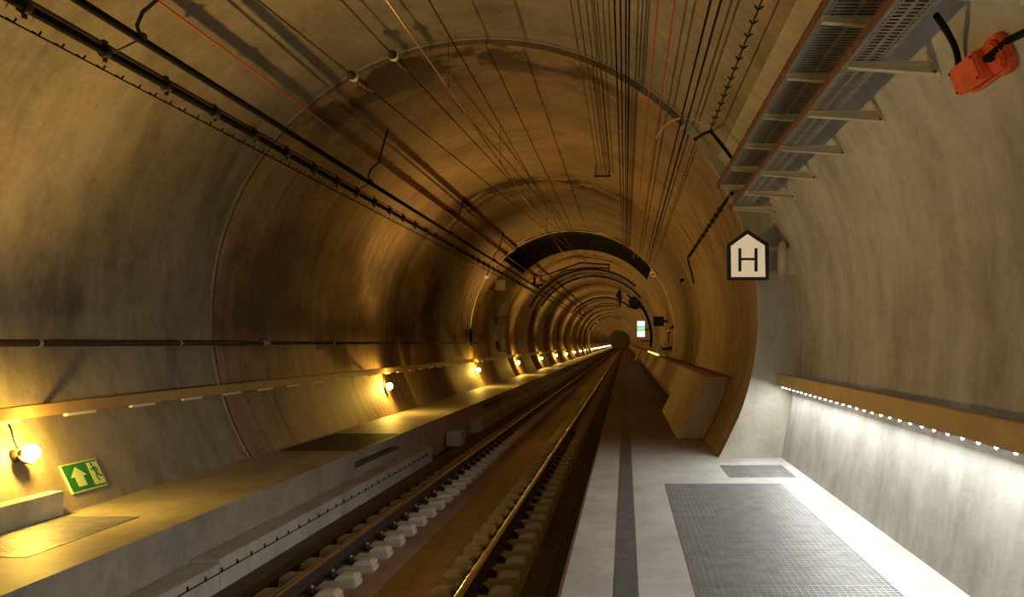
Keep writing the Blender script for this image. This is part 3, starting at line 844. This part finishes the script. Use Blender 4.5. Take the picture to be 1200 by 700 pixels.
# ------------------------------------------------------------------ cable trays upper right
def tray(x0, x1, z, y0, y1, label, sh):
    t = thing('cable_tray', label, 'cable tray', (x0, y1, z), 'cable trays')
    b = MB()
    p = .058; n = int((y1 - y0) / p)
    for i in range(n):
        y = y0 + i * p; b.box(x0 + .03, x1 - .03, y, y + .030, z, z + .004)
    for xa, xb in ((x0, x0 + .032), (x1 - .032, x1), ((x0 + x1) / 2 - .012, (x0 + x1) / 2 + .012)):
        b.box(xa, xb, y0, y1, z - .0005, z + .0042)
    for xa, xb in ((x0 + .04, x0 + .052), (x1 - .055, x1 - .043)):
        b.box(xa, xb, y0, y1, z - .001, z + .003)
    b.build('perforated_bottom', M['tray'], t)
    b = MB(); b.box(x0 - .004, x0, y0, y1, z - .002, z + sh); b.box(x0 - .016, x0 - .004, y0, y1, z + sh - .004, z + sh); b.build('side_rail', M['rust'], t)
    b = MB(); b.box(x1, x1 + .004, y0, y1, z - .002, z + sh); b.build('side_rail', M['tray'], t)
    return t
TZL, TZR = EYE + 2.12, EYE + 1.825
TY0, TY1 = .5, 12.95
tray(1.265, 1.70, TZL, TY0, TY1, 'upper left cable tray under the right vault, dark underneath', .06)
tray(1.435, 1.675, TZR, TY0, TY1, 'lower right cable tray nearer the wall with pale perforated bottom', .05)
for nme, lst, z, xa in (('upper', TZL, TZL, 1.275), ('lower', TZR, TZR, 1.445)):
    for k in range(-2, 6):
        y = 6.1 + 1.3 * k
        xb = niche_x(z) + .005
        w = 'outside the top of the frame' if k == -2 else '%s counting from the camera' % nth(k + 1)
        t = thing('tray_bracket', 'pale steel arm below the %s cable tray, %s' % (nme, w), 'bracket', (xb, y, z), 'cable tray brackets')
        b = MB()
        ht, hr = .036, .075
        # web (tapering) and two flanges
        b.add([(xa, y - .003, z - .002), (xb, y - .003, z - .002), (xb, y - .003, z - hr), (xa, y - .003, z - ht),
               (xa, y + .003, z - .002), (xb, y + .003, z - .002), (xb, y + .003, z - hr), (xa, y + .003, z - ht)],
              [(0, 1, 2, 3), (7, 6, 5, 4), (0, 4, 5, 1), (3, 2, 6, 7), (0, 3, 7, 4), (1, 5, 6, 2)])
        b.box(xa, xb, y - .03, y + .03, z - .006, z - .001)
        b.add([(xa, y - .03, z - ht), (xb, y - .03, z - hr), (xb, y + .03, z - hr), (xa, y + .03, z - ht),
               (xa, y - .03, z - ht - .005), (xb, y - .03, z - hr - .005), (xb, y + .03, z - hr - .005), (xa, y + .03, z - ht - .005)],
              [(0, 1, 2, 3), (7, 6, 5, 4), (0, 4, 5, 1), (1, 5, 6, 2), (2, 6, 7, 3), (3, 7, 4, 0)])
        b.build('arm', M['arm'], t)
        b = MB()
        zz = [z + .05, z - .09]
        b.add([(niche_x(zz[0]) - .012, y - .03, zz[0]), (niche_x(zz[0]) - .012, y + .03, zz[0]), (niche_x(zz[1]) - .012, y + .03, zz[1]), (niche_x(zz[1]) - .012, y - .03, zz[1]),
               (niche_x(zz[0]) + .03, y - .03, zz[0]), (niche_x(zz[0]) + .03, y + .03, zz[0]), (niche_x(zz[1]) + .03, y + .03, zz[1]), (niche_x(zz[1]) + .03, y - .03, zz[1])],
              [(0, 1, 2, 3), (7, 6, 5, 4), (0, 4, 5, 1), (1, 5, 6, 2), (2, 6, 7, 3), (3, 7, 4, 0)])
        pl = b.build('wall_plate', M['arm'], t)
        b = MB(); b.ball((niche_x(zz[1] + .03) - .02, y, zz[1] + .03), .014, 8); b.build('bolt', M['rust'], pl)

for zt_, xs, nme in ((TZL, (1.30, 1.35, 1.40, 1.45, 1.50, 1.55, 1.60, 1.65), 'upper'), (TZR, (1.47, 1.52, 1.57, 1.62), 'lower')):  # black cables added so the tray slots look dark from below
    for i, x in enumerate(xs):
        b = MB(); b.tube([(x, TY0, zt_ + .03), (x + .004 * (-1) ** i, 5, zt_ + .03), (x, TY1 - .1, zt_ + .03)], .024, 8)
        tag(b.build('added_tray_cable', M['black']), 'thick black cable added to darken the %s tray, %s from the left' % (nme, ['first', 'second', 'third', 'fourth', 'fifth', 'sixth', 'seventh', 'eighth'][i]), 'cable', 'cables added in the %s tray' % nme)

# pale cable arching from the trays to the crown, with black connector bar
b = MB()
pa = [P(833, 154, 11.5), P(824, 146, 11.7), P(812, 140, 11.9), P(798, 138.5, 12.2), P(785, 143, 12.5), P(775, 152, 12.7), P(769, 163, 12.85)]
pa = cr([tuple(p) for p in pa], 4)
b.tube(pa, .009, 8)
tag(b.build('arched_cable', M['arm']), 'pale thin cable arching from the black connector bar towards the red cables', 'cable')
b = MB(); b.tube([P(833, 154, 11.5), P(846, 170, 11.5), P(861, 190, 11.6)], .022, 8); b.tube([P(833, 154, 11.5), P(824, 157, 11.9), P(815, 163, 12.4)], .02, 8)
b.ball(P(833, 154, 11.5), .03, 10); b.ball(P(815, 163, 12.4), .028, 10)
tag(b.build('connector_bar', M['black']), 'black bent connector bar beside the end of the upper tray', 'cable fitting')

# conduit from tray end to the camera on the wall
t = thing('wall_conduit', 'dark conduit slanting down the right wall from the tray end', 'conduit', P(858, 228, 13.0))
q = [P(858, 226, 13.0), P(845, 243, 14.6), P(825, 273, 18.2), P(806, 302, 23.4), P(807, 308, 24.0), P(811, 322, 25.3), P(813, 332, 26.0)]
q = [Vector(p) for p in q]
for i, p in enumerate(q):   # keep the pipe on the wall surface
    dx, dz = p.x, p.z - EYE; lo_, hi_ = .3, 1.6
    for _ in range(40):
        k = (lo_ + hi_) / 2; r_ = math.hypot(dx * k - XF, EYE + dz * k - ZC)
        if r_ > RF - .04: hi_ = k
        else: lo_ = k
    if i: q[i] = Vector((dx * k, p.y * k, EYE + dz * k))
b = MB(); b.tube(q, .022, 8); b.build('pipe', M['black'], t)
for a, c in ((q[1], q[2]), (q[2], q[3])):
    for s in (.1, .3, .5, .7, .9):
        p = a.lerp(c, s); ow = Vector((p.x - XF, 0, p.z - ZC)).normalized()
        b = MB(); b.obox(p + ow * .01, (0, 1, 0), (-ow.z, 0, ow.x), ow, .03, .035, .03); b.build('clip', M['blackmetal'], t)
c = P(804, 328, 25.8); t = thing('wall_camera', 'small surveillance camera on the right wall below the conduit', 'camera', c)
b = MB(); b.tube([c + Vector((.16, .2, .06)), c + Vector((-.1, -.15, -.02))], .075, 12); b.build('housing', M['boxpale'], t)
b = MB(); b.tube([c + Vector((-.1, -.15, -.02)), c + Vector((-.15, -.19, -.035))], .055, 12); b.build('lens', M['black'], t)
b = MB(); b.tube([c + Vector((.1, .1, .03)), c + Vector((.22, .1, .0))], .03, 8); b.build('mount', M['blackmetal'], t)

# ------------------------------------------------------------------ orange junction box on the niche wall
OY = 5.40; oz = EYE + 1.62; ox = niche_x(oz)
tz = Vector((niche_x(oz + .1) - niche_x(oz - .1), 0, .2)).normalized()      # up along the wall
nz = Vector((-tz.z, 0, tz.x))                                                # out of the wall
if nz.x > 0: nz = -nz
o_ = Vector((ox, OY, oz))
t = thing('junction_box', 'bright orange junction box on the upper right wall', 'box', o_)
fr = (o_, (0, -1, 0), tz, nz)
b = MB(); b.prism([(-.30, -.09), (-.27, -.105), (.12, -.105), (.16, -.125), (.27, -.11), (.30, -.07), (.30, .06), (.25, .105), (.12, .105), (.09, .09), (-.28, .09), (-.30, .075)], fr, -.005, .05); b.build('base', M['orange'], t, bevel=.008)
b = MB()
b.prism([(.09, -.09), (.25, -.09), (.285, -.05), (.285, .05), (.24, .085), (.09, .085)], fr, .05, .085)
b.prism([(-.285, -.082), (.11, -.088), (.13, .08), (-.27, .08)], fr, .05, .145); b.build('lid', M['orange'], t, bevel=.014)
b = MB(); b.lathe([(.026, 0), (.026, .03), (.021, .03), (.021, .06)], o_ + nz * .08 + Vector((0, -.20, 0)) , (nz + Vector((0, -.6, 0))), 12); b.build('gland', M['black'], t)
b = MB()
for a_, c_ in ((-.25, -.06), (-.24, .06), (.08, -.06), (.10, .06)): b.ball(o_ + Vector((0, -a_, 0)) + tz * c_ + nz * .146, .009, 8)
b.build('screws', M['blackmetal'], t)
g0 = o_ + nz * .13 + Vector((0, -.23, 0))
b = MB(); b.tube([g0, P(1180, 48, OY - .30), P(1205, 36, OY - .62), P(1250, 10, OY - 1.0)], .02, 8)
tag(b.build('black_cable', M['black']), 'black cable leaving the orange box out of the right edge', 'cable')
t = thing('black_cable', 'black cable curving from the tray down to the orange box', 'cable', P(1098, 20, 5.3))
ks = [P(1097, 18, 5.35), P(1108, 34, 5.45), P(1119, 55, 5.6), P(1124, 75, 5.68), P(1131, 93, 5.62)]
b = MB(); b.tube(cr([tuple(p) for p in ks], 4), .021, 8); b.build('sheath', M['black'], t)
for p in (ks[1], ks[3]):
    b = MB(); b.ball(p, .03, 8, sx=(1, .6, .6)); b.build('cable_clip', M['blackmetal'], t)

# ------------------------------------------------------------------ H sign
SY = 12.75
t = thing('stop_sign', 'white five-sided sign with a black H on the right wall', 'sign', P(877, 328, SY))
c = P(876.5, 328.5, SY); s = SY / F
def sg(x, y): return ((x - 876.5) * s, (328.5 - y) * s)
outer = [sg(852.3, 328.5), sg(901, 328.5), sg(901, 285.5), sg(875.7, 269), sg(852, 286.5)]
inner = [sg(857, 324.8), sg(897, 324.8), sg(896.2, 287.8), sg(875.9, 274.5), sg(856.4, 288.5)]
fr = (c, (1, 0, 0), (0, 0, 1), (0, -1, 0))
b = MB(); b.prism(outer, fr, -.03, 0); b.build('border', M['signblack'], t, bevel=.003)
b = MB(); b.prism(inner, fr, -.001, .004); face = b.build('face', M['signface'], t)
b = MB()
for x0, x1, y0, y1 in ((865.2, 868.8, 291, 318.4), (884, 887.8, 291, 318.4), (868.8, 884, 302.4, 305.2)):
    a0, b0 = sg(x0, y1); a1, b1 = sg(x1, y0)
    b.prism([(a0, b0), (a1, b0), (a1, b1), (a0, b1)], fr, .004, .0065)
b.build('letter_h', M['signblack'], face)
for y0, y1 in ((289, 294.5), (317, 322)):
    a = P(900.5, y1, SY); d_ = P(913, y0, SY)
    b = MB(); b.box(a.x, d_.x, SY + .005, SY + .045, a.z, d_.z); b.build('arm', M['tray'], t)
p0 = P(912, 327, SY); p1 = P(920, 282, SY)
b = MB(); xm = (p0.x + p1.x) / 2
prof_ = [(p0.x, p0.z + .05), (xm, p0.z), (p1.x, p0.z + .04), (p1.x, p1.z - .05), (xm + .01, p1.z), (p0.x, p1.z - .06)]
b.prism(prof_, ((0, SY, 0), (1, 0, 0), (0, 0, 1), (0, 1, 0)), -.06, .09)
b.add([(p1.x - .01, SY - .03, p0.z + .05), (p1.x - .01, SY + .07, p0.z + .05), (p1.x - .01, SY + .07, p1.z - .1), (p1.x - .01, SY - .03, p1.z - .1),
       (niche_x(p0.z + .05) + .02, SY - .03, p0.z + .05), (niche_x(p0.z + .05) + .02, SY + .07, p0.z + .05), (niche_x(p1.z - .1) + .02, SY + .07, p1.z - .1), (niche_x(p1.z - .1) + .02, SY - .03, p1.z - .1)],
      [(0, 1, 2, 3), (7, 6, 5, 4), (0, 4, 5, 1), (1, 5, 6, 2), (2, 6, 7, 3), (3, 7, 4, 0)])
b.build('mounting_plate', M['boxpale'], t, bevel=.006)

# ------------------------------------------------------------------ emergency exit sign on the left wall
ey0, ey1 = 9.02, 9.62
zt_, zb_ = .41, .14
def wl_pt(z): return Vector((near_x_left(z), 0, z))
up = (wl_pt(zt_) - wl_pt(zb_)); hgt = up.length; up.normalize()
nrm = Vector((up.z, 0, -up.x))
if nrm.x < 0: nrm = -nrm
o_ = wl_pt(zb_) + Vector((0, ey0, 0)) + nrm * .012
fr = (o_, (0, 1, 0), up, nrm)
W_ = ey1 - ey0
t = thing('exit_sign', 'green emergency exit sign with arrow and running figure', 'sign', o_)
b = MB(); b.prism([(0, 0), (W_, 0), (W_, hgt), (0, hgt)], fr, -.012, .006); b.build('panel', M['lime'], t)
b = MB(); m_ = .012; b.prism([(m_, m_), (W_ - m_, m_), (W_ - m_, hgt - m_), (m_, hgt - m_)], fr, .006, .008); b.build('green_field', M['green'], t)
b = MB()
ax_, s_ = .205, hgt
b.prism([(ax_ - .07, .05), (ax_ + .07, .05), (ax_ + .07, .155), (ax_ + .135, .155), (ax_, .255), (ax_ - .135, .155), (ax_ - .07, .155)], fr, .008, .010); b.build('arrow', M['lime'], t)
b = MB(); b.prism([(.405, .03), (.585, .03), (.585, hgt - .03), (.405, hgt - .03)], fr, .008, .010); door = b.build('doorway', M['lime'], t)
b = MB()
def pp(a, c): return Vector(o_) + Vector((0, 1, 0)) * a + up * c + nrm * .0105
b.lathe([(.019, -.001), (.019, .002)], pp(.475, .245), nrm, 12)
def limb(pts, w):
    for (a0, c0), (a1, c1) in zip(pts, pts[1:]):
        dd = Vector((a1 - a0, c1 - c0)); nn = Vector((-dd.y, dd.x)).normalized() * w
        b.prism([(a0 + nn.x, c0 + nn.y), (a0 - nn.x, c0 - nn.y), (a1 - nn.x, c1 - nn.y), (a1 + nn.x, c1 + nn.y)], fr, .009, .012)
limb([(.485, .222), (.505, .145)], .017)
limb([(.505, .15), (.478, .112), (.50, .06)], .010)
limb([(.508, .15), (.54, .115), (.575, .105)], .010)
limb([(.485, .218), (.452, .185), (.43, .205)], .008)
limb([(.49, .218), (.53, .20), (.545, .168)], .008)
b.build('running_figure', M['green'], door)

# ------------------------------------------------------------------ concrete parapets along the right wall of the running tunnel
def parapet(y0, ydeep, y1, label):
    t = thing('parapet', label, 'parapet', (1.1, y0, 0), 'concrete parapets on the right wall')
    def sec(zb, zt, solid=False):   # inner face leans; back follows the wall
        def xi(z): return .86 + (1.36 - .86) * z / 1.03
        return [(xi(zb), zb), (xi(zb) + .04, zb - .0), *[(far_x_right(zb + (zt - zb) * i_ / 12) - .002, zb + (zt - zb) * i_ / 12) for i_ in range(12)], (far_x_right(zt) - .004, zt)] + ([(xi(zt), zt)] if solid else [(far_x_right(zt) - .015, zt - .10), (far_x_right(zt) - .13, zt - .10), (far_x_right(zt) - .13, zt - .0), (xi(zt), zt)])
    b = MB(); b.prism(sec(0.002, 1.03), ((0, 0, 0), (1, 0, 0), (0, 0, 1), (0, 1, 0)), y0 + .3, ydeep); b.prism(sec(0.002, 1.03, True), ((0, 0, 0), (1, 0, 0), (0, 0, 1), (0, 1, 0)), y0, y0 + .3); b.build('deep_panel', M['beam'], t)
    b = MB(); b.prism(sec(.43, 1.03), ((0, 0, 0), (1, 0, 0), (0, 0, 1), (0, 1, 0)), ydeep + .01, y1); b.build('beam', M['beam'], t)
    b = MB(); b.box(far_x_right(1.03) - .125, far_x_right(1.03) - .02, y0 + .32, y1, .932, .96); b.build('duct_cover', M['black'], t)
    return t
parapet(15.7, 22.1, 74, 'concrete parapet with leaning face on the right beyond the end face')
parapet(80, 92, 300, 'distant concrete parapet beyond the gap on the right')

# things standing on / over the parapet
p = P(757, 410.5, 1100 * 1.45 / 24); 
t = thing('strip_light', 'glowing strip light lying on the parapet on the right', 'lamp', (1.42, 45, 1.05))
b = MB(); b.box(1.37, 1.45, 40.5, 58, 1.045, 1.11); b.build('tube', M['glow'], t)
b = MB(); b.box(1.37, 1.47, 40.5, 58, 1.028, 1.047); b.build('tray', M['steel'], t)
def far_box(px0, py0, px1, py1, Y, d, name, label, cat, m, lid=True, wall=True):
    p0 = P(px0, py1, Y); p1 = P(px1, py0, Y)
    t = thing(name, label, cat, (p0.x, Y, p0.z))
    b = MB(); b.box(p0.x, p1.x, Y, Y + d, p0.z, p1.z); b.build('body', m, t, bevel=.015)
    if lid:
        b = MB(); b.box(p0.x + .03, p1.x - .03, Y - .012, Y, p0.z + .03, p1.z - .03); b.build('door', m, t, bevel=.004)
    if wall:
        zc_ = (p0.z + p1.z) / 2; xw = far_x_right(zc_)
        if xw > p1.x - .02:
            b = MB(); b.box(p1.x - .02, xw + .02, Y + d * .3, Y + d * .7, zc_ - .05, zc_ + .05); b.build('mount', M['blackmetal'], t)
    return t
far_box(765.7, 371, 778, 382.3, 40, .25, 'dark_panel', 'dark square panel on the right wall beside the lit display', 'panel', M['blackmetal'])
far_box(771, 403.5, 776, 415, 36, .2, 'control_box', 'narrow pale box behind the parapet, left of two', 'box', M['boxpale'])
far_box(776.5, 400.5, 783, 415, 36.4, .3, 'control_box', 'wider grey box on the right wall, right of two', 'box', M['boxpale'])
t = thing('bracket_lamp', 'small lamp on a dark bracket on the right wall', 'lamp', P(785, 386, 35))
b = MB(); b.tube([P(789.5, 382, 35), P(784, 388, 35), P(783.5, 391, 35)], .05, 8); b.build('bracket', M['blackmetal'], t)
b = MB(); b.tube([P(782, 388.6, 34.8), P(788, 386, 34.8)], .035, 8); b.build('tube', M['porcelain'], t)
b = MB(); b.tube([P(783.3, 391, 35), P(783.3, 401, 36.2)], .018, 6); b.build('cable', M['black'], t)
# lit display
Yd = 70.0
p0 = P(746.6, 395, Yd); p1 = P(755.7, 376.4, Yd)
t = thing('display_panel', 'tall lit display with white, cyan and yellow bands', 'display', (p0.x, Yd, p0.z))
b = MB(); b.box(p0.x - .03, p1.x + .03, Yd + .005, Yd + .15, p0.z - .03, p1.z + .03); b.build('housing', M['blackmetal'], t, bevel=.01)
H_ = p1.z - p0.z
for a, c_, m, nme in ((0, .36, 'dispwhite', 'white_band'), (.36, .46, 'dispcyan', 'cyan_band'), (.46, .60, 'dispyellow', 'yellow_band'), (.60, .70, 'dispcyan', 'cyan_band'), (.70, 1, 'dispwhite', 'white_band')):
    b = MB(); b.box(p0.x, p1.x, Yd - .008, Yd + .01, p0.z + H_ * a, p0.z + H_ * c_); b.build(nme, M[m], t)
b = MB(); b.box(p1.x, far_x_right(p0.z + .6) + .02, Yd + .04, Yd + .1, p0.z + .5, p0.z + .6); b.build('bracket', M['blackmetal'], t)
far_box(751, 397.5, 754.3, 402, 70, .06, 'small_notice', 'small pale notice under the lit display', 'notice', M['boxpale'], lid=False)

# concrete block in the gap of the duct step
b = MB(); b.box(-3.90, -3.57, 20.4, 20.9, ZB - .03, -.33)
tag(b.build('concrete_block', M['kerb'], bevel=.015), 'pale concrete block standing in the gap of the duct step', 'block')

# ------------------------------------------------------------------ world and view
w = bpy.data.worlds.new('world'); sc.world = w; w.use_nodes = True
bg = w.node_tree.nodes['Background']
bg.inputs['Color'].default_value = (1.0, .95, .82, 1); bg.inputs['Strength'].default_value = 1.0  # added fill light, entering through the unseen open back end
sc.view_settings.view_transform = 'Standard'; sc.view_settings.look = 'None'
sc.view_settings.gamma = 1; sc.view_settings.use_curve_mapping = False
sc.view_settings.exposure = 0.0
sc.cycles.use_denoising = True
sc.cycles.max_bounces = 10; sc.cycles.diffuse_bounces = 6
sc.cycles.sample_clamp_indirect = 8
